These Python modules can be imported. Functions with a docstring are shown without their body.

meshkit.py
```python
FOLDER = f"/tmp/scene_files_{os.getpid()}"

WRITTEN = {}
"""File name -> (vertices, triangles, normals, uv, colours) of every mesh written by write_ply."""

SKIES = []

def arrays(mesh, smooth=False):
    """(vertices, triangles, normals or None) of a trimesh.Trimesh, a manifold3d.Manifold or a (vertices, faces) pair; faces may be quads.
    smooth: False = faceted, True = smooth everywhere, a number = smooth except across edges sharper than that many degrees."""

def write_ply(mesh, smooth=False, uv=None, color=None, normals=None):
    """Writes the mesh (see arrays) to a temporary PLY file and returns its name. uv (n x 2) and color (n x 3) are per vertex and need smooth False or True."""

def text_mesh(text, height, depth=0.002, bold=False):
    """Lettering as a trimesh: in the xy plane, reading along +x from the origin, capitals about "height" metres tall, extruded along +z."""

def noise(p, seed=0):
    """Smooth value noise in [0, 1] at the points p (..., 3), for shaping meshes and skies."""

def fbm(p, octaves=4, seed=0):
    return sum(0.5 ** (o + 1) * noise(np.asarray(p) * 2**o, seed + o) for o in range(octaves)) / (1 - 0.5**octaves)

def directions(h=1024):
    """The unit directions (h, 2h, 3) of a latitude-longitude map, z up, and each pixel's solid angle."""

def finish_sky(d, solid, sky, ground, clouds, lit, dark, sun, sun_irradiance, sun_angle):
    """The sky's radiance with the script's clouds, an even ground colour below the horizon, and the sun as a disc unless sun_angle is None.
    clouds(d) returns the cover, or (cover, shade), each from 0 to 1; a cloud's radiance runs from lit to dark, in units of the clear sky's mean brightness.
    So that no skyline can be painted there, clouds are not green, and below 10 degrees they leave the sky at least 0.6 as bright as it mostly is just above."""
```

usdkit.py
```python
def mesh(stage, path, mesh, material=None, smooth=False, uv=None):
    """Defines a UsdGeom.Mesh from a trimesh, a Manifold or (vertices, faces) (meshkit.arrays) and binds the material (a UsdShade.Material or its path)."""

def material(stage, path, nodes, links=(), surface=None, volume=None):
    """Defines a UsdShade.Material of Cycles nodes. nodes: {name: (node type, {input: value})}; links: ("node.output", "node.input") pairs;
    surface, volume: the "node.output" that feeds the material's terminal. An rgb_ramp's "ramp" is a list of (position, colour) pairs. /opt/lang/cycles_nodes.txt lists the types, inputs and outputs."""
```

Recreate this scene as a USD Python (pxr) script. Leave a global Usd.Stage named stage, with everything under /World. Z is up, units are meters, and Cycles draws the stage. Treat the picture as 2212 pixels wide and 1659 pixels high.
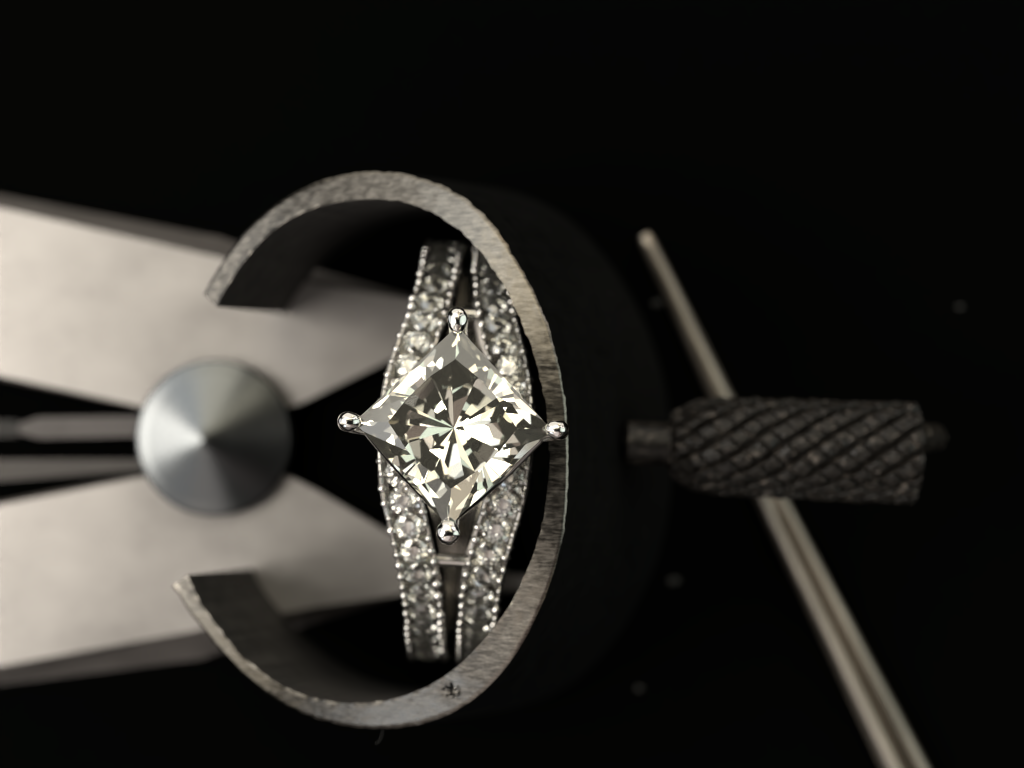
import math, numpy as np, trimesh, usdkit, meshkit
from pxr import Usd, UsdGeom, UsdLux, UsdShade, Gf, Sdf
from scipy.spatial import HalfspaceIntersection, ConvexHull
from scipy.interpolate import CubicSpline

stage = Usd.Stage.CreateInMemory()
UsdGeom.SetStageUpAxis(stage, 'Z'); UsdGeom.SetStageMetersPerUnit(stage, 1.0)
UsdGeom.Xform.Define(stage, '/World'); UsdGeom.Scope.Define(stage, '/World/Looks')
MM = 0.001
rng = np.random.default_rng(7)

# ------------------------------------------------------------------ camera
DIST = 80.0            # lens to the face of the big stone, mm
TOP = 25.1             # height of that face above the bench, mm
WIDE = 43.0            # width of the picture at that face, mm
cam = UsdGeom.Camera.Define(stage, '/World/camera')
cam.AddTranslateOp().Set(Gf.Vec3d(0, 0, (TOP + DIST) * MM))
FOCAL = 24.0
cam.CreateFocalLengthAttr(FOCAL); cam.CreateHorizontalApertureAttr(FOCAL * WIDE / DIST)
cam.CreateVerticalApertureAttr(FOCAL * WIDE / DIST * 0.75)
cam.CreateFStopAttr(FOCAL / 2.5); cam.CreateFocusDistanceAttr((DIST + 0.7) * MM)
cam.CreateClippingRangeAttr(Gf.Vec2f(0.01, 20)); cam.CreateExposureAttr(0.0)

def lamp(name, pos, target, w, h, color, intensity):
    l = UsdLux.RectLight.Define(stage, '/World/' + name)
    p, t = np.array(pos, float), np.array(target, float)
    z = (p - t) / np.linalg.norm(p - t); x = np.cross([0, 1, 0], z); x /= np.linalg.norm(x); y = np.cross(z, x)
    m = Gf.Matrix4d(*x, 0, *y, 0, *z, 0, *(p * MM), 1)
    l.AddTransformOp().Set(m)
    l.CreateWidthAttr(w * MM); l.CreateHeightAttr(h * MM); l.CreateColorAttr(Gf.Vec3f(*color)); l.CreateIntensityAttr(intensity)
    return l
HEAD = (-2, -2, 20)
def around(name, azimuth, zenith, dist, w, h, color, intensity):
    a, z = math.radians(azimuth), math.radians(zenith)
    lamp(name, (HEAD[0] + dist * math.sin(z) * math.cos(a), HEAD[1] + dist * math.sin(z) * math.sin(a), HEAD[2] + dist * math.cos(z)), HEAD, w, h, color, intensity)
lamp('ceiling_fill', (-1000, 1300, 1400), (-1000, 1300, 0), 2200, 1500, (1, 0.97, 0.92), 0.916)  # unseen fill panels added for the facets, gap left dark overhead
lamp('ceiling_fill_001', (-1000, -1300, 1400), (-1000, -1300, 0), 2200, 1500, (1, 0.95, 0.9), 0.637)
lamp('ceiling_fill_002', (-1300, 0, 1400), (-1300, 0, 0), 1500, 1100, (1, 0.97, 0.92), 0.967)
lamp('ceiling_fill_003', (1550, 0, 1400), (1550, 0, 0), 1300, 3000, (0.92, 1, 0.93), 0.07)
around('wall_fill', 0, 72, 1200, 2400, 850, (0.9, 1, 0.93), 1.108)  # unseen low fill panels on four sides, added to brighten dark facets
around('wall_fill_001', 90, 72, 1200, 2400, 850, (1, 0.95, 0.85), 1.188)
around('wall_fill_002', 180, 72, 1200, 2400, 850, (0.95, 0.97, 1), 0.95)
around('wall_fill_003', 270, 72, 1200, 2400, 850, (1, 0.9, 0.84), 0.192)
around('bench_lamp', 178, 40, 240, 100, 125, (1, 0.93, 0.82), 8)
around('overhead_light', 92, 30, 1000, 620, 480, (1, 0.9, 0.68), 2.146)
around('cool_fill', 130, 40, 1000, 300, 480, (0.88, 0.95, 1), 1.319)  # unseen cool fill panel, added for bluish reflections
around('tinted_fill', 10, 55, 900, 600, 500, (0.8, 1, 0.85), 0.261)  # unseen dim tinted panels, added to colour the facets
around('tinted_fill_001', 270, 42, 900, 700, 600, (1, 0.78, 0.72), 0.264)
around('sparkle_strip', 40, 52, 900, 600, 80, (1, 0.95, 0.9), 4)  # unseen narrow panel, added for sparkle in the stone
around('sparkle_bar', 225, 55, 900, 320, 60, (0.74, 0.85, 1), 3.5)  # another unseen sparkle source, added with a cool tint
around('sparkle_panel', 310, 46, 900, 140, 50, (1, 0.86, 0.66), 2.6)  # unseen small panels, added for tinted flashes in the facets
around('sparkle_panel_001', 70, 58, 900, 200, 200, (1, 0.74, 0.42), 2.175)
around('sparkle_panel_002', 240, 30, 900, 120, 120, (1, 0.9, 0.75), 2.03)
around('sparkle_panel_003', 345, 52, 900, 150, 200, (0.9, 0.95, 1), 1.16)
around('sparkle_panel_004', 200, 66, 900, 300, 200, (1, 0.9, 0.7), 1.2)

# ------------------------------------------------------------------ helpers
def at(px, py, z):
    """A point of the photograph (2212 wide) at depth z mm relative to the stone's face -> mm, bench at 0."""
    s = WIDE / 2212 * (DIST - z) / DIST
    return np.array([(px - 1106) * s, (829.5 - py) * s, z + TOP])
taken = {}
def numbered(parent, name):
    n = taken.get((parent, name), -1) + 1; taken[(parent, name)] = n
    return name if n == 0 else f'{name}_{n:03d}'
def path_of(parent):
    return '/World' if parent is None else str(parent.GetPath())
def setkeys(prim, label=None, cat=None, group=None, kind=None):
    for k, v in (('label', label), ('category', cat), ('group', group), ('kind', kind)):
        if v: prim.SetCustomDataByKey(k, v)
    return prim
def obj(name, mesh, mat, parent=None, smooth=False, **keys):
    p = path_of(parent); full = p + '/' + numbered(p, name)
    if hasattr(mesh, 'to_mesh'):
        q = mesh.to_mesh(); mesh = (q.vert_properties[:, :3], q.tri_verts)
    if isinstance(mesh, tuple):
        v, f = np.asarray(mesh[0], float), np.asarray(mesh[1], int)
    else:
        v, f = np.array(mesh.vertices), np.array(mesh.faces)
    m = usdkit.mesh(stage, full, (v * MM, f), mat, smooth=smooth)
    return setkeys(m.GetPrim(), **keys)
def thing(name, label, cat, loc=(0, 0, 0), rots=(), **keys):
    full = '/World/' + numbered('/World', name)
    x = UsdGeom.Xform.Define(stage, full); x.AddTranslateOp().Set(Gf.Vec3d(*(np.array(loc, float) * MM)))
    for ax, deg in rots: getattr(x, f'AddRotate{ax}Op')().Set(deg)
    return setkeys(x.GetPrim(), label=label, cat=cat, **keys)
def grid_faces(nu, nv, close_v=False, close_u=False):
    f = []
    for i in range(nu if close_u else nu - 1):
        for j in range(nv if close_v else nv - 1):
            a, b = i * nv + j, i * nv + (j + 1) % nv
            c, d = ((i + 1) % nu) * nv + (j + 1) % nv, ((i + 1) % nu) * nv + j
            f += [(a, b, c), (a, c, d)]
    return np.array(f)
def tube(points, radii, n=14, caps=True, close=False):
    P = np.asarray(points, float); R = np.broadcast_to(np.asarray(radii, float), (len(P),))
    T = np.gradient(P, axis=0) if not close else np.roll(P, -1, 0) - np.roll(P, 1, 0)
    T /= np.linalg.norm(T, axis=1, keepdims=True)
    ref = np.array([0, 0, 1.0]) if abs(T[0][2]) < 0.9 else np.array([1.0, 0, 0])
    a = np.cross(T[0], ref); a /= np.linalg.norm(a); V = []
    for p, t, r in zip(P, T, R):
        a = a - t * np.dot(a, t); a /= np.linalg.norm(a); b = np.cross(t, a)
        w = np.arange(n) / n * 2 * np.pi
        V.append(p + r * (np.cos(w)[:, None] * a + np.sin(w)[:, None] * b))
    F = grid_faces(len(P), n, close_v=True, close_u=close); V = np.vstack(V)
    if caps and not close:
        k = len(V); V = np.vstack([V, P[0], P[-1]])
        F = np.vstack([F, [(k, (j + 1) % n, j) for j in range(n)], [(k + 1, k - n + j, k - n + (j + 1) % n) for j in range(n)]])
    return outward(trimesh.Trimesh(V, F, process=False))
def outward(m):
    if m.volume < 0: m.faces = m.faces[:, ::-1].copy()
    return m
def capsule_path(P, r, n=24, rows=8, end_r=None):
    """Resampled smooth tube with a round far end."""
    P = np.asarray(P, float); s = np.linspace(0, 1, len(P)); q = CubicSpline(s, P)(np.linspace(0, 1, n))
    R = np.interp(np.linspace(0, 1, n), s, r)
    d = q[-1] - q[-2]; d /= np.linalg.norm(d); e = R[-1]
    for k in range(1, rows + 1):
        w = k / rows * math.pi / 2 * 0.97
        q = np.vstack([q, q[n - 1] + d * e * math.sin(w)]); R = np.append(R, e * math.cos(w))
    return tube(q, R, 20)
def hull(pts):
    h = ConvexHull(np.asarray(pts)); m = trimesh.Trimesh(np.asarray(pts), h.simplices, process=True)
    trimesh.repair.fix_normals(m); return outward(m)
def prism(top, bottom):
    """Closed solid between two outlines with as many corners (world mm)."""
    from shapely.geometry import Polygon
    t, b = np.asarray(top), np.asarray(bottom); n = len(t)
    tv, tri = trimesh.creation.triangulate_polygon(Polygon(t[:, :2]), engine='earcut')
    near = np.argmin(np.linalg.norm(np.asarray(tv)[:, None] - t[None, :, :2], axis=2), 1); tri = near[np.asarray(tri)]
    F = [tuple(x) for x in tri] + [(x[0] + n, x[2] + n, x[1] + n) for x in tri]
    for i in range(n):
        j = (i + 1) % n; F += [(i, n + i, n + j), (i, n + j, j)]
    m = trimesh.Trimesh(np.vstack([t, b]), F, process=False); trimesh.repair.fix_normals(m)
    return outward(m)

# ------------------------------------------------------------------ materials
def mat(name, nodes, links=(), surface='p.BSDF'):
    return usdkit.material(stage, '/World/Looks/' + name, nodes, links, surface=surface)
def metal(name, base, rough, metallic=1.0, grain=None, bump=0.0, spread=0.25, dist=2e-5, vary=0.12, turn=0.0, glint=None, **extra):
    nodes = {'p': ('principled_bsdf', dict(base_color=base, roughness=rough, metallic=metallic, **extra))}
    links = []
    if grain:
        lo, hi = [c * (1 - spread) for c in base], [min(1, c * (1 + spread)) for c in base]
        nodes.update(g=('geometry', {}), m=('mapping', {'scale': grain}), n=('noise_texture', {'scale': 1.0, 'detail': 5.0, 'roughness': 0.65}),
                     r=('rgb_ramp', {'ramp': [(0.3, lo), (0.7, hi)] if glint is None else [(0.3, lo), (0.58, hi), (0.66, glint)]}), b=('bump', {'strength': bump, 'distance': dist}),
                     q=('map_range', {'from_min': 0.3, 'from_max': 0.7, 'to_min': max(0.04, rough - vary), 'to_max': rough + vary}))
        links = [('g.position', 'm.vector'), ('m.vector', 'n.vector'), ('n.fac', 'r.fac'), ('r.color', 'p.base_color'), ('n.fac', 'q.value'), ('q.result', 'p.roughness')]
        if turn:
            nodes['t'] = ('mapping', {'rotation': (0, 0, turn)}); links[0] = ('g.position', 't.vector'); links.append(('t.vector', 'm.vector'))
        if bump: links += [('n.fac', 'b.height'), ('b.normal', 'p.normal')]
    return mat(name, nodes, links)
def gem(name, tint, spread, film=0.031):  # greasy film, plus pale diffuse put in to lighten black facets
    if spread == 0: return mat(name, {'g': ('glass_bsdf', {'color': tint, 'IOR': 2.417, 'roughness': 0.0}), 'd': ('diffuse_bsdf', {'color': (0.85, 0.82, 0.72)}), 'm': ('mix_closure', {'fac': film})},
                                [('g.BSDF', 'm.closure1'), ('d.BSDF', 'm.closure2')], surface='m.closure')
    cols = [(tint[0], 0, 0), (0, tint[1], 0), (0, 0, tint[2])]; iors = [2.417 - spread, 2.417, 2.417 + spread]
    nodes = {f'g{i}': ('glass_bsdf', {'color': cols[i], 'IOR': iors[i], 'roughness': 0.0}) for i in range(3)}
    nodes['a'] = ('add_closure', {}); nodes['s'] = ('add_closure', {})
    return mat(name, nodes, [('g0.BSDF', 'a.closure1'), ('g1.BSDF', 'a.closure2'), ('a.closure', 's.closure1'), ('g2.BSDF', 's.closure2')], surface='s.closure')
M_gem = gem('diamond', (0.995, 0.99, 0.953), 0)
M_pave = gem('small_diamond', (0.985, 0.985, 0.97), 0, 0.025)
M_gold = metal('white_gold', (0.72, 0.70, 0.67), 0.10)
M_claw = metal('filed_white_gold', (0.70, 0.68, 0.65), 0.14, grain=(2500, 2500, 2500), bump=0.35, spread=0.05, dist=4e-5, vary=0.06)
M_band = metal('white_gold_band', (0.62, 0.60, 0.56), 0.12)
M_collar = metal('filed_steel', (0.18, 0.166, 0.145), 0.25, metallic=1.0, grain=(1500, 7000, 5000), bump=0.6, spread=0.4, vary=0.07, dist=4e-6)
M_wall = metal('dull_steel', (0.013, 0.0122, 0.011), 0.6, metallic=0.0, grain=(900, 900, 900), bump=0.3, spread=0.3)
M_outer = metal('shade_black', (0.002, 0.002, 0.0018), 0.7, metallic=0.0, grain=(900, 900, 900), bump=0.3, spread=0.3, specular_ior_level=0.10)  # shade of the collar's outer wall put into the base colour
M_plate = metal('satin_steel', (0.38, 0.36, 0.345), 0.38, metallic=0.85, grain=(170, 240, 240), spread=0.08, vary=0.045)
M_edge = metal('shaded_edge', (0.10, 0.09, 0.085), 0.6, metallic=0.3, grain=(300, 300, 300), spread=0.2)  # shade on the arms' side faces put into the colour
M_cone = metal('turned_steel', (0.125, 0.132, 0.136), 0.25, metallic=1.0)
M_dark = metal('blackened_steel', (0.0095, 0.0082, 0.007), 0.40, metallic=0.0, grain=(2200, 2200, 2200), bump=0.8, spread=0.8, dist=2e-5, specular_ior_level=0.24, glint=(0.10, 0.085, 0.072))  # bright highlights painted into the colour at noise peaks
M_bar = metal('dim_steel', (0.085, 0.078, 0.076), 0.5, metallic=0.5, grain=(300, 300, 300), spread=0.2)
M_bar2 = metal('darker_steel', (0.055, 0.05, 0.047), 0.5, metallic=0.4, grain=(300, 300, 300), spread=0.2)
M_rod = metal('grey_steel_rod', (0.32, 0.282, 0.235), 0.34, metallic=0.9, grain=(90, 1500, 1500), bump=0.4, spread=0.4, turn=1.10)
M_bench = metal('black_cloth', (0.0006, 0.0007, 0.0006), 0.9, metallic=0.0, grain=(1500, 1500, 1500), spread=0.5, specular_ior_level=0.02)
M_lint = metal('lint', (0.016, 0.0155, 0.014), 0.8, metallic=0.0)

# ------------------------------------------------------------------ work surface
S = 400
obj('work_surface', (np.array([(-S, -S, 0), (S, -S, 0), (S, S, 0), (-S, S, 0.0)]), np.array([(0, 1, 2), (0, 2, 3)])), M_bench, kind='structure',
    label='matt black cloth lying under everything', cat='work surface')

# ------------------------------------------------------------------ clamp: two pale arms, pivot cone, two inner bars
ZP, ZB = -23.6, -25.06
clamp = thing('ring_clamp', 'pale grey steel clamp with two crossing arms and a round cone pivot', 'clamp')
def arm(top_px, bot_px, label):
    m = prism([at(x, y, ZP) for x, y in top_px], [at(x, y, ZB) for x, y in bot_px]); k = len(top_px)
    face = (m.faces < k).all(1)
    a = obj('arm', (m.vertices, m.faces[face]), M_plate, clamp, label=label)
    obj('edge', (m.vertices, m.faces[~face]), M_edge, a, label='edge of the arm with shade put into its dark colour')
up_top = [(-80, 431), (0, 449), (474, 556), (640, 606), (889, 648), (1060, 676), (1052, 690), (843, 777), (678, 858), (648, 872), (560, 900), (330, 884), (0, 812), (-80, 796)]
up_bot = [(-80, 404), (0, 420), (478, 513), (640, 570), (889, 640), (1060, 672), (1052, 692), (843, 779), (678, 860), (648, 874), (560, 905), (330, 888), (0, 820), (-80, 804)]
lo_top = [(-80, 1108), (0, 1091), (300, 1032), (560, 1000), (645, 1040), (678, 1056), (834, 1148), (1000, 1224), (1142, 1246), (1140, 1274), (869, 1284), (678, 1312), (402, 1366), (0, 1439), (-80, 1454)]
lo_bot = [(-80, 1100), (0, 1083), (300, 1025), (560, 995), (645, 1036), (678, 1052), (834, 1144), (1000, 1222), (1142, 1244), (1140, 1278), (869, 1290), (678, 1345), (436, 1424), (0, 1480), (-80, 1492)]
arm(up_top, up_bot, 'arm running to the upper edge of the clamp')
arm(lo_top, lo_bot, 'arm running to the lower edge of the clamp')
c0 = at(468, 945, ZP); ap = at(452, 949, ZP)
RC = 170 * WIDE / 2212 * (DIST - ZP - 1.5) / DIST
n = 96; w = np.arange(n) / n * 2 * np.pi; V = []
for r, h in ((RC * 0.985, 0.02), (RC, 0.2), (RC, 0.9), (RC * 0.985, 1.02), (RC * 0.96, 1.1)):
    V.append(np.c_[c0[0] + r * np.cos(w), c0[1] + r * np.sin(w), np.full(n, c0[2] + h)])
for k in np.linspace(0.9, 0.0, 16):
    cx = c0[:2] * k + ap[:2] * (1 - k); r = max(RC * 0.96 * k, 0.02); h = 1.1 + 1.05 * (1 - k / 0.96) - 0.07 * math.exp(-(k / 0.10) ** 2)
    V.append(np.c_[cx[0] + r * np.cos(w), cx[1] + r * np.sin(w), np.full(n, c0[2] + h)])
V = np.vstack(V); F = grid_faces(len(V) // n, n, close_v=True)
cone = trimesh.Trimesh(np.vstack([V, c0 + [0, 0, 0.02], V[-n:].mean(0)]), np.vstack([F, [(len(V), (j + 1) % n, j) for j in range(n)], [(len(V) + 1, len(V) - n + j, len(V) - n + (j + 1) % n) for j in range(n)]]), process=False)
obj('pivot_cone', outward(cone), M_cone, clamp, smooth=28, label='blue grey cone shaped pivot head')
def flat_bar(px, z0, z1, m):
    t = [at(x, y, z0) for x, y in px]; b = [at(x, y, z1) for x, y in px]
    return obj('inner_bar', prism(t, b), m, clamp)
flat_bar([(40, 915), (85, 901), (330, 898), (330, 942), (85, 948), (40, 936)], -24.3, -25.05, M_bar)
flat_bar([(-80, 906), (38, 908), (38, 944), (-80, 946)], -24.7, -25.05, M_wall)
flat_bar([(-80, 992), (325, 992), (325, 1014), (-80, 1046)], -24.6, -25.05, M_bar2)

# ------------------------------------------------------------------ the open collar
outer = np.array([(440, 635), (480, 565), (520, 511), (580, 452), (640, 413), (700, 388), (760, 373), (830, 370), (900, 380), (960, 402), (1020, 440), (1060, 480), (1100, 535), (1140, 605), (1175, 680), (1200, 760), (1218, 840), (1226, 920), (1228, 1000), (1224, 1100), (1210, 1190), (1185, 1270), (1150, 1350), (1110, 1420), (1060, 1480), (1000, 1528), (930, 1559), (860, 1573), (790, 1575), (720, 1562), (650, 1540), (580, 1500), (520, 1450), (460, 1385), (410, 1320), (372, 1265)], float)
inner = np.array([(468, 662), (495, 610), (530, 560), (580, 505), (640, 465), (690, 445), (740, 434), (800, 429), (850, 431), (900, 443), (950, 466), (990, 495), (1030, 532), (1060, 573), (1090, 620), (1120, 680), (1145, 740), (1163, 800), (1177, 860), (1184, 920), (1187, 1000), (1183, 1060), (1172, 1130), (1155, 1190), (1130, 1250), (1100, 1310), (1060, 1365), (1020, 1410), (970, 1455), (920, 1485), (860, 1508), (800, 1520), (740, 1520), (680, 1510), (620, 1490), (560, 1450), (510, 1405), (470, 1355), (430, 1300), (405, 1243)], float)
NC = 420
def resample(c, n):
    d = np.r_[0, np.cumsum(np.linalg.norm(np.diff(c, axis=0), axis=1))]; cs = CubicSpline(d / d[-1], c)
    q = cs(np.linspace(0, 1, 4000)); d = np.r_[0, np.cumsum(np.linalg.norm(np.diff(q, axis=0), axis=1))]
    return np.c_[np.interp(np.linspace(0, d[-1], n), d, q[:, 0]), np.interp(np.linspace(0, d[-1], n), d, q[:, 1])]
from scipy.ndimage import gaussian_filter1d
smooth_c = lambda c: np.r_[c[:1], gaussian_filter1d(resample(c, NC), 5, axis=0, mode='nearest')[1:-1], c[-1:]]
oc, ic = smooth_c(outer), smooth_c(inner)
zfront = lambda px: np.interp(px, [380, 1228], [-10.5, -2.6])
back = lambda c: np.c_[100 + 1.10 * c[:, 0], 955 + 0.95 * (c[:, 1] - 955)]
obk, ibk = back(oc), back(ic)
rows = []
NF = 12
for k in range(NF + 1):                       # the filed front face, inner edge to outer edge
    t = k / NF; c = ic * (1 - t) + oc * t
    z = zfront(c[:, 0]) - np.interp(c[:, 0], [400, 800, 960, 1110], [0.05, 0.3, 0.42, 0.375]) * t - (0.05 if k == NF else 0.0)
    p = np.array([at(x, y, zz) for (x, y), zz in zip(c, z)])
    amp = 0.016
    nz = meshkit.fbm(p * 2.2, 4, 3) - 0.5
    p[:, 2] += amp * 2 * nz
    dent = np.exp(-((c[:, 0] - 972) / 20) ** 2 - ((c[:, 1] - 1487) / 15) ** 2); p[:, 2] -= 0.05 * dent * (0.5 + meshkit.noise(p * 6, 5))
    if k in (0, NF):
        p[:, :2] += ((meshkit.fbm(p * 3.1, 4, 9) - 0.5) * 0.16)[:, None]
    rows.append(p)
front_rows = np.stack(rows, 1)                # NC, NF+1, 3
def wall_rows(c_front, c_back, start, m=10):
    out = []
    for k in range(1, m + 1):
        t = k / m
        zf = start[:, 2] - TOP; z = zf * (1 - t) + (ZP + 0.01) * t
        pb = np.array([at(x, y, ZP + 0.01) for x, y in c_back]); out.append(start * (1 - t) + pb * t)
    return out
wi = wall_rows(ic, ibk, front_rows[:, 0]); wo = wall_rows(oc, obk, front_rows[:, -1])
shell = np.stack(wi[::-1] + [front_rows[:, k] for k in range(NF + 1)] + wo, 1)   # closed around through the back edge
nv = shell.shape[1]
V = shell.reshape(-1, 3); F = grid_faces(NC, nv, close_v=True)
front_of = lambda f: ((f % nv) >= 10).all(1) & ((f % nv) <= 10 + NF).all(1)
capA = [(0, j, j + 1) for j in range(1, nv - 1)]; o = (NC - 1) * nv; capB = [(o, o + j + 1, o + j) for j in range(1, nv - 1)]
full = trimesh.Trimesh(V, np.vstack([F, capA, capB]), process=False); trimesh.repair.fix_normals(full); outward(full)
isf = front_of(full.faces)
collar = thing('split_collar', 'curved grey steel collar, open on one side, standing around the ring', 'collar')
def sub(faces):
    u, inv = np.unique(faces, return_inverse=True); return (V[u], inv.reshape(-1, 3))
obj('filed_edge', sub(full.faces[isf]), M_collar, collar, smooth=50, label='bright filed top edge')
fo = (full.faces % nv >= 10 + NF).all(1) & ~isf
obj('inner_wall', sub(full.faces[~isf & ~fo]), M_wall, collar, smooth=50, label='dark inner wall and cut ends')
obj('outer_wall', sub(full.faces[fo]), M_outer, collar, smooth=50, label='outer wall with shade put into its near black colour')
for name, cnt, lo, hi, m, lab in (('grit', 60, 0.025, 0.06, M_outer, 'dark grit caught in a nick of the edge'), ('sparkling_grit', 5, 0.012, 0.02, M_gold, 'bright metal filings caught in the nick')):
    bits = []
    for k in range(cnt):
        px, py = 975 + rng.normal(0, 15), 1487 + rng.normal(0, 9); r = rng.uniform(lo, hi)
        b = trimesh.creation.icosphere(1, r); b.vertices *= rng.uniform(0.6, 1.4, 3) * [1, 1, 0.5]; b.apply_translation(at(px, py, zfront(px) - np.interp(px, [800, 1150], [0.15, 0.19]) - 0.03 + (0.05 if lo < 0.04 else 0))); bits.append(b)
    obj(name, trimesh.util.concatenate(bits), m, collar, kind='stuff', label=lab)

# ------------------------------------------------------------------ knurled thumbscrew
ZK = -12.5
screw = thing('thumbscrew', 'black knurled thumbscrew in front of the slanted steel rod', 'thumbscrew')
ka, kb = at(1445, 960, ZK), at(1975, 979, ZK + 0.6); kd = kb - ka; KL = np.linalg.norm(kd); kd /= KL
side = np.array([-kd[1], kd[0], 0]); upv = np.array([0, 0, 1.0]); KS = WIDE / 2212 * (DIST - ZK) / DIST
nu, nvv = 420, 330
u = np.linspace(0, 1, nu)[:, None] * np.ones((1, nvv)); w = (np.arange(nvv) / nvv * 2 * np.pi)[None] * np.ones((nu, 1))
R0 = np.interp(u, [0, 0.02, 0.10, 0.18, 0.99, 1.0], [64, 76, 97, 105, 109, 106]) * KS
xl = u * KL
NS1, NS2 = 12, 14
p1 = 2 * np.pi * 1.55 ; g1 = np.abs(((w / (2 * np.pi) * NS1 + xl / 1.65 + 0.15 * meshkit.noise(np.stack([xl * 0.7, np.cos(w) * 2, np.sin(w) * 2], -1))) % 1) - 0.5) * 2
g2 = np.abs(((w / (2 * np.pi) * NS2 - xl / 1.25 + 0.12 * meshkit.noise(np.stack([xl * 0.8, np.cos(w) * 2, np.sin(w) * 2], -1), 4)) % 1) - 0.5) * 2
st = lambda x, a, b: np.clip((x - a) / (b - a), 0, 1) ** 2 * (3 - 2 * np.clip((x - a) / (b - a), 0, 1))
depth = np.maximum(st(g1, 0.62, 0.92) * 0.46, st(g2, 0.7, 0.95) * 0.17)
fade = np.interp(u, [0, 0.04, 0.975, 1.0], [0.2, 1, 1, 0.85])
rr = R0 - depth * fade + 0.22 * (meshkit.fbm(np.stack([xl * 2.2, np.cos(w) * 5, np.sin(w) * 5], -1), 4, 2) - 0.5) - 0.05 * (g1 - 0.3)
P = ka + xl[..., None] * kd + (rr * np.cos(w))[..., None] * side + (rr * np.sin(w))[..., None] * upv
V = P.reshape(-1, 3); F = grid_faces(nu, nvv, close_v=True); k0 = len(V)
V = np.vstack([V, ka, kb]); F = np.vstack([F, [(k0, (j + 1) % nvv, j) for j in range(nvv)], [(k0 + 1, k0 - nvv + j, k0 - nvv + (j + 1) % nvv) for j in range(nvv)]])
obj('knurled_grip', outward(trimesh.Trimesh(V, F, process=False)), M_dark, screw, smooth=40)
na = at(1352, 955, ZK); q = ka + kd * 0.15
obj('neck', tube([na, na + (q - na) * 0.03, q], [43 * KS, 46 * KS, 46 * KS], 40), M_dark, screw, smooth=40)
s0 = at(1272, 952, ZK); obj('screw_shaft', tube([s0 - [0, 0, 0.6], na + kd * 0.1 - [0, 0, 0.6]], [0.35, 0.35], 24), M_outer, screw, smooth=40)
e0 = kb - kd * 0.2 + side * 0.75; e1 = e0 + kd * 1.7 + np.array([0, 0, -2.4])
obj('end_stub', tube([e0, e0 * 0.3 + e1 * 0.7, e1 * 0.97 + e0 * 0.03, e1], [0.72, 0.72, 0.68, 0.5], 28), M_dark, screw, smooth=40)

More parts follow.
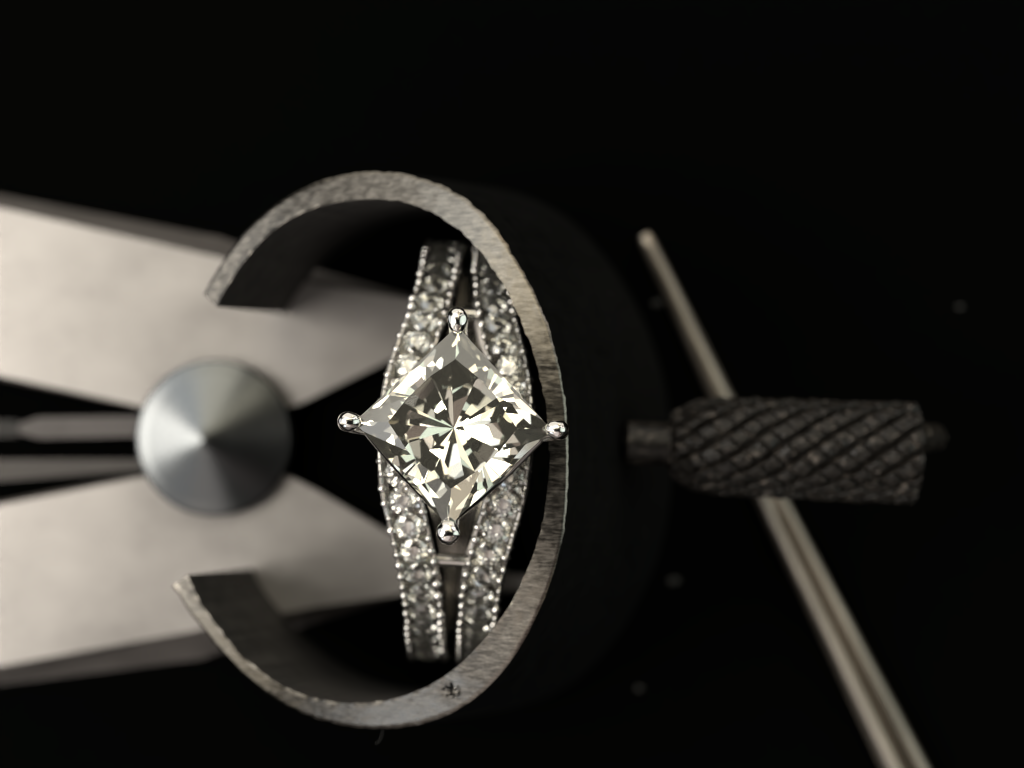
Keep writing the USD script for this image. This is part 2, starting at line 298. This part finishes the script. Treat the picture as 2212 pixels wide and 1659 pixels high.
# ------------------------------------------------------------------ slanted rod
rod_px = np.array([(1390, 508), (1396, 520), (1480, 697), (1560, 868), (1685, 1124), (1812, 1380), (1940, 1637), (2000, 1760)], float)
rod_w = np.array([28, 35, 43, 52, 68, 81, 95, 101], float) * WIDE / 2212 * (DIST + 24) / DIST / 2
n = 90; s = np.linspace(0, 1, len(rod_px)); y = np.linspace(rod_px[0, 1], rod_px[-1, 1], n)
x = np.interp(y, rod_px[:, 1], rod_px[:, 0]); rw = np.interp(y, rod_px[:, 1], rod_w)
ang = np.arange(40) / 40 * 2 * np.pi; V = []
d2 = at(1940, 1637, -24) - at(1396, 520, -24); d2 /= np.linalg.norm(d2); sd = np.array([-d2[1], d2[0], 0.0])
if sd[0] < 0: sd = -sd
for xx, yy, r in zip(x, y, rw):
    c = at(xx, yy, -25.0); c[2] = 0.03 + r
    g = np.clip((yy - 1000) / 120, 0, 1)
    a = np.cos(ang); h = np.sin(ang)
    groove = g * 0.95 * np.exp(-((a - 0.12) / 0.26) ** 2) * (h > 0)
    flat = 1 - 0.25 * g * (h > 0)
    V.append(c + r * (a[:, None] * sd + (h * flat - groove)[:, None] * np.array([0, 0, 1.0])))
V = np.vstack(V); F = grid_faces(n, 40, close_v=True); k0 = len(V)
V = np.vstack([V, V[:40].mean(0), V[-40:].mean(0)]); F = np.vstack([F, [(k0, (j + 1) % 40, j) for j in range(40)], [(k0 + 1, k0 - 40 + j, k0 - 40 + (j + 1) % 40) for j in range(40)]])
obj('steel_rod', outward(trimesh.Trimesh(V, F, process=False)), M_rod, smooth=50, label='slim tapered steel rod lying slanted behind the knurled thumbscrew', cat='rod')

# ------------------------------------------------------------------ the ring
base = np.array([-2.50, -1.72 - TOP * math.sin(math.radians(6.3)) + 0.02, 0.03])
ring = thing('engagement_ring', 'white gold split shank ring with square diamond set cornerwise', 'ring', base, (('X', -6.3), ('Z', -2.3)))
RO, TH = 10.2, 1.15
xoff = CubicSpline([0, 16, 28, 45, 60, 90, 180], [2.55, 2.3, 1.8, 1.34, 1.22, 1.17, 1.0], bc_type=((1, 0.0), (1, 0.0)))
def shank(th, side):                          # th degrees from the top, signed towards +y
    a = math.radians(th); return np.array([side * xoff(abs(th)), RO * math.sin(a), RO + RO * math.cos(a)]), np.array([0, math.sin(a), math.cos(a)])
HW = 0.95
sec = [(-HW, -TH), (-HW - 0.0, -0.25), (-HW + 0.05, -0.06), (-HW + 0.10, 0.0), (-HW + 0.20, -0.02), (-HW + 0.25, -0.10), (-HW + 0.34, -0.42), (HW - 0.34, -0.42), (HW - 0.25, -0.10), (HW - 0.20, -0.02), (HW - 0.10, 0.0), (HW - 0.05, -0.06), (HW, -0.25), (HW, -TH)]
low = [(-HW, -TH), (-HW, -0.25), (-HW + 0.05, -0.1), (-HW + 0.15, -0.02), (-HW + 0.3, 0.0), (-HW + 0.4, 0.02), (-0.2, 0.03), (0.2, 0.03), (HW - 0.4, 0.02), (HW - 0.3, 0.0), (HW - 0.15, -0.02), (HW - 0.05, -0.1), (HW, -0.25), (HW, -TH)]
for sgn in (-1, 1):
    V = []; ths = np.arange(-180, 180, 1.5)
    for th in ths:
        p, nrm = shank(th, sgn); t = np.clip((abs(th) - 98) / 6, 0, 1)
        dx = (xoff(min(abs(th) + 0.5, 180)) - xoff(max(abs(th) - 0.5, 0))) * np.sign(th) * sgn
        tan = np.array([dx, math.radians(1) * RO * math.cos(math.radians(th)), -math.radians(1) * RO * math.sin(math.radians(th))]); tan /= np.linalg.norm(tan)
        lat = np.cross(tan, nrm); lat /= np.linalg.norm(lat)
        V += [p + lat * ((1 - t) * a[0] + t * b[0]) + nrm * ((1 - t) * a[1] + t * b[1]) for a, b in zip(sec, low)]
    obj('band', outward(trimesh.Trimesh(np.array(V), grid_faces(len(ths), len(sec), True, True), process=False)), M_band, ring, smooth=35)
def brilliant(r):
    pts = []
    for k in range(8):
        a = (k + 0.5) * math.pi / 4; pts.append((0.56 * r * math.cos(a), 0.56 * r * math.sin(a), 0.30 * r))
        a = k * math.pi / 4; pts.append((0.80 * r * math.cos(a), 0.80 * r * math.sin(a), 0.185 * r))
    for k in range(16):
        a = k * math.pi / 8; pts.append((r * math.cos(a), r * math.sin(a), 0.03 * r)); pts.append((r * math.cos(a), r * math.sin(a), -0.02 * r))
    for k in range(8):
        a = (k + 0.5) * math.pi / 4; pts.append((0.28 * r * math.cos(a), 0.28 * r * math.sin(a), -0.66 * r))
    pts.append((0, 0, -0.86 * r))
    return hull(pts)
SR = 0.63
stone = brilliant(SR); bead = trimesh.creation.icosphere(2, 0.19)
def place(mesh, p, zaxis, spin, extra=0.0):
    z = np.array(zaxis, float); z /= np.linalg.norm(z); x = np.cross([0.3, 0.9, 0.1], z); x /= np.linalg.norm(x); y = np.cross(z, x)
    c, s_ = math.cos(spin), math.sin(spin); M = np.eye(4); M[:3, 0] = c * x + s_ * y; M[:3, 1] = -s_ * x + c * y; M[:3, 2] = z; M[:3, 3] = p
    m = mesh.copy(); m.apply_transform(M); return m
STEP = 1.25
for sgn in (-1, 1):
    fine = np.linspace(-100, 100, 4001); pts = np.array([shank(t, sgn)[0] for t in fine]); L = np.r_[0, np.cumsum(np.linalg.norm(np.diff(pts, axis=0), axis=1))]
    cnt = int(L[-1] / STEP); off = (L[-1] - (cnt - 1) * STEP) / 2
    for i in range(cnt):
        th = np.interp(off + i * STEP, L, fine); p, nrm = shank(th, sgn)
        tilt = nrm + rng.normal(0, 0.05, 3)
        obj('pave_diamond', place(stone, p - nrm * 0.04, tilt, rng.uniform(0, 6.28)), M_pave, ring)
        for h in (0.0, 0.5):
            th2 = np.interp(off + (i + h) * STEP, L, fine); p2, n2 = shank(th2, sgn)
            a, b = shank(th2 + 0.5, sgn)[0], shank(th2 - 0.5, sgn)[0]; tn = (a - b) / np.linalg.norm(a - b); lat = np.cross(tn, n2); lat /= np.linalg.norm(lat)
            for e in (-1, 1):
                m = bead.copy(); m.vertices *= rng.uniform(0.72, 1.22, 3); m.apply_translation(p2 + tn * rng.uniform(-0.07, 0.07) + lat * e * (HW - 0.15 + rng.uniform(-0.05, 0.02)) + n2 * (0.02 + rng.uniform(-0.03, 0.03)))
                obj('bead', m, M_gold, ring, smooth=True)
# the square stone, corners along x and y
ZT, CR, HS = 25.05, 0.62, 2.9      # table height, crown height, half side
CROWN = [(0.0, 34.4253, 1.0, 0.0, 0.07), (0.0, 15.4628, 0.897, 0.0, 0.4983), (8.4817, 27.2844, 0.97, 0.97, 0.08), (23.4852, 26.7079, 0.98, 0.98, 0.08), (45, 31.0, 0.995, 0.995, 0.07)]
PAVILION = [(6.1695, 59.1285, 0.9905), (31.9818, 43.3464, 0.9679)]
CULET = (3.3258, [4.899, 15.597, 30.4774, 41.1614], [36.2773, 36.5207, 36.8823, 37.7022])
def princess():                                   # each facet is cut a little off true, as by hand
    H, r1, r2 = [(0, 0, 1, -CR)], np.random.default_rng(279570), np.random.default_rng(279571)
    D = math.radians
    def plane(az, slope, point, up):              # outward normal leaning from vertical by the slope
        n_ = np.array([math.sin(slope) * math.cos(az), math.sin(slope) * math.sin(az), math.cos(slope) * (1 if up else -1)])
        H.append((*n_, -float(n_ @ np.asarray(point, float))))
    for q in range(4):
        b = q * math.pi / 2
        rot = lambda x, y, z: (x * math.cos(b) - y * math.sin(b), x * math.sin(b) + y * math.cos(b), z)
        H.append((math.cos(b), math.sin(b), 0, -HS))                        # girdle side
        for az, sl, fx, fy, z in CROWN:
            for s_ in ((-1, 1) if az else (1,)): plane(b + s_ * D(az), D(sl) + r1.normal(0, .012), rot(HS * fx, s_ * HS * fy, z), True)
        for az, sl, f in PAVILION:
            for s_ in (-1, 1): plane(b + s_ * D(az) + r1.normal(0, .012), D(sl) + r1.normal(0, .010), rot(HS * f, s_ * HS * f, -0.07), False)
    for q in range(4):
        for az, sl in zip(CULET[1], CULET[2]):
            for s_ in (-1, 1): plane(q * math.pi / 2 + s_ * D(az) + r2.normal(0, .02), D(sl) + r2.normal(0, .010), (0, 0, -CULET[0]), False)
    hs = HalfspaceIntersection(np.array(H), np.array([0, 0, -0.3])); pts = np.unique(np.round(hs.intersections, 6), axis=0)
    return hull(pts)
big = princess()
big.apply_transform(trimesh.transformations.rotation_matrix(math.pi / 4, [0, 0, 1])); big.vertices *= [1.02, 1.04, 1.02]; big.apply_translation([0, 0, ZT - CR])
obj('square_diamond', big, M_gem, ring, label='large square step of light, princess cut diamond with a corner towards each prong')
for k in range(4):
    a = k * math.pi / 2; rot = lambda r, z: np.array([r * math.cos(a) * 1.015, r * math.sin(a) * 1.045, z])
    pr = obj('prong', capsule_path([rot(1.3, 20.15), rot(2.6, 20.9), rot(3.75, 22.5), rot(4.34, 23.8), rot(4.42, 24.45)], [0.36, 0.38, 0.40, 0.42, 0.43], 30), M_gold, ring, smooth=True)
    tip = trimesh.creation.icosphere(4, 0.425); sx, sy = ((0.98, 0.92), (1.22, 0.98), (1.0, 0.96), (1.0, 1.14))[k]
    tip.vertices *= [sx, sy, 0.70]; tip.vertices[:, 0] -= np.where(tip.vertices[:, 0] < 0, 0.30, 0.0) * np.abs(tip.vertices[:, 0])   # pressed down towards the stone
    tip.vertices *= (1 + 0.20 * (meshkit.fbm(tip.vertices * 2.4 + 7 * k, 3, k) - 0.5))[:, None]
    tip.apply_transform(trimesh.transformations.rotation_matrix(a, [0, 0, 1])); tip.apply_translation(rot(4.36, 24.70))
    obj('tip', tip, M_claw, pr, smooth=True)
rail = []
for k in range(4):
    a, b = k * math.pi / 2, (k + 1) * math.pi / 2
    A, B = np.array([3.85 * math.cos(a), 3.85 * math.sin(a), 22.75]), np.array([3.85 * math.cos(b), 3.85 * math.sin(b), 22.75])
    for t in np.linspace(0, 1, 14, endpoint=False):
        p = A * (1 - t) + B * t; p[2] -= 0.55 * math.sin(math.pi * t); p[:2] *= 1 + 0.04 * math.sin(math.pi * t); rail.append(p)
obj('gallery_rail', tube(rail, 0.27, 14, close=True), M_gold, ring, smooth=True)
w = np.arange(48) / 48 * 2 * np.pi
obj('basket_base', tube(np.c_[1.45 * np.cos(w), 1.45 * np.sin(w), np.full(48, 20.05)], 0.38, 14, close=True), M_gold, ring, smooth=True)
for th in (-36, 38):
    a = shank(th, -1)[0]; b = shank(th, 1)[0]; nrm = shank(th, 1)[1]; a, b = a - nrm * 0.75, b - nrm * 0.75; d = (b - a) / np.linalg.norm(b - a)
    obj('bridge', tube([a + d * 0.75, b - d * 0.75], 0.32, 18), M_band, ring, smooth=40)

# ------------------------------------------------------------------ specks of lint and a hair
for px, py, r, lab in ((1455, 1255, 0.27, 'pale speck of lint between the collar and the foot of the rod'), (1380, 1487, 0.18, 'faint bluish speck of lint below the open collar'),
                       (2073, 663, 0.17, 'lone speck of lint above the end of the thumbscrew'), (1421, 655, 0.26, 'brownish speck of lint touching the upper part of the rod')):
    m = trimesh.creation.icosphere(2, r); m.vertices *= [1.35, 0.8, 0.45]; m.vertices *= (0.75 + 0.5 * meshkit.fbm(m.vertices * 4 / r * 0.4 + px, 3))[:, None]
    m.apply_translation(at(px, py, -25.0) * [1, 1, 0] + [0, 0, r * 0.4]); obj('lint_speck', m, M_lint, label=lab, cat='lint', smooth=True)
h = [at(827, 1572, -7.2), at(826, 1584, -7.4), at(823, 1594, -7.7), at(818, 1602, -8.0), at(812, 1607, -8.2)]
obj('hair', tube(h, 0.025, 8), M_lint, smooth=True, label='tiny curled hair clinging to the lower outer edge of the collar', cat='hair')
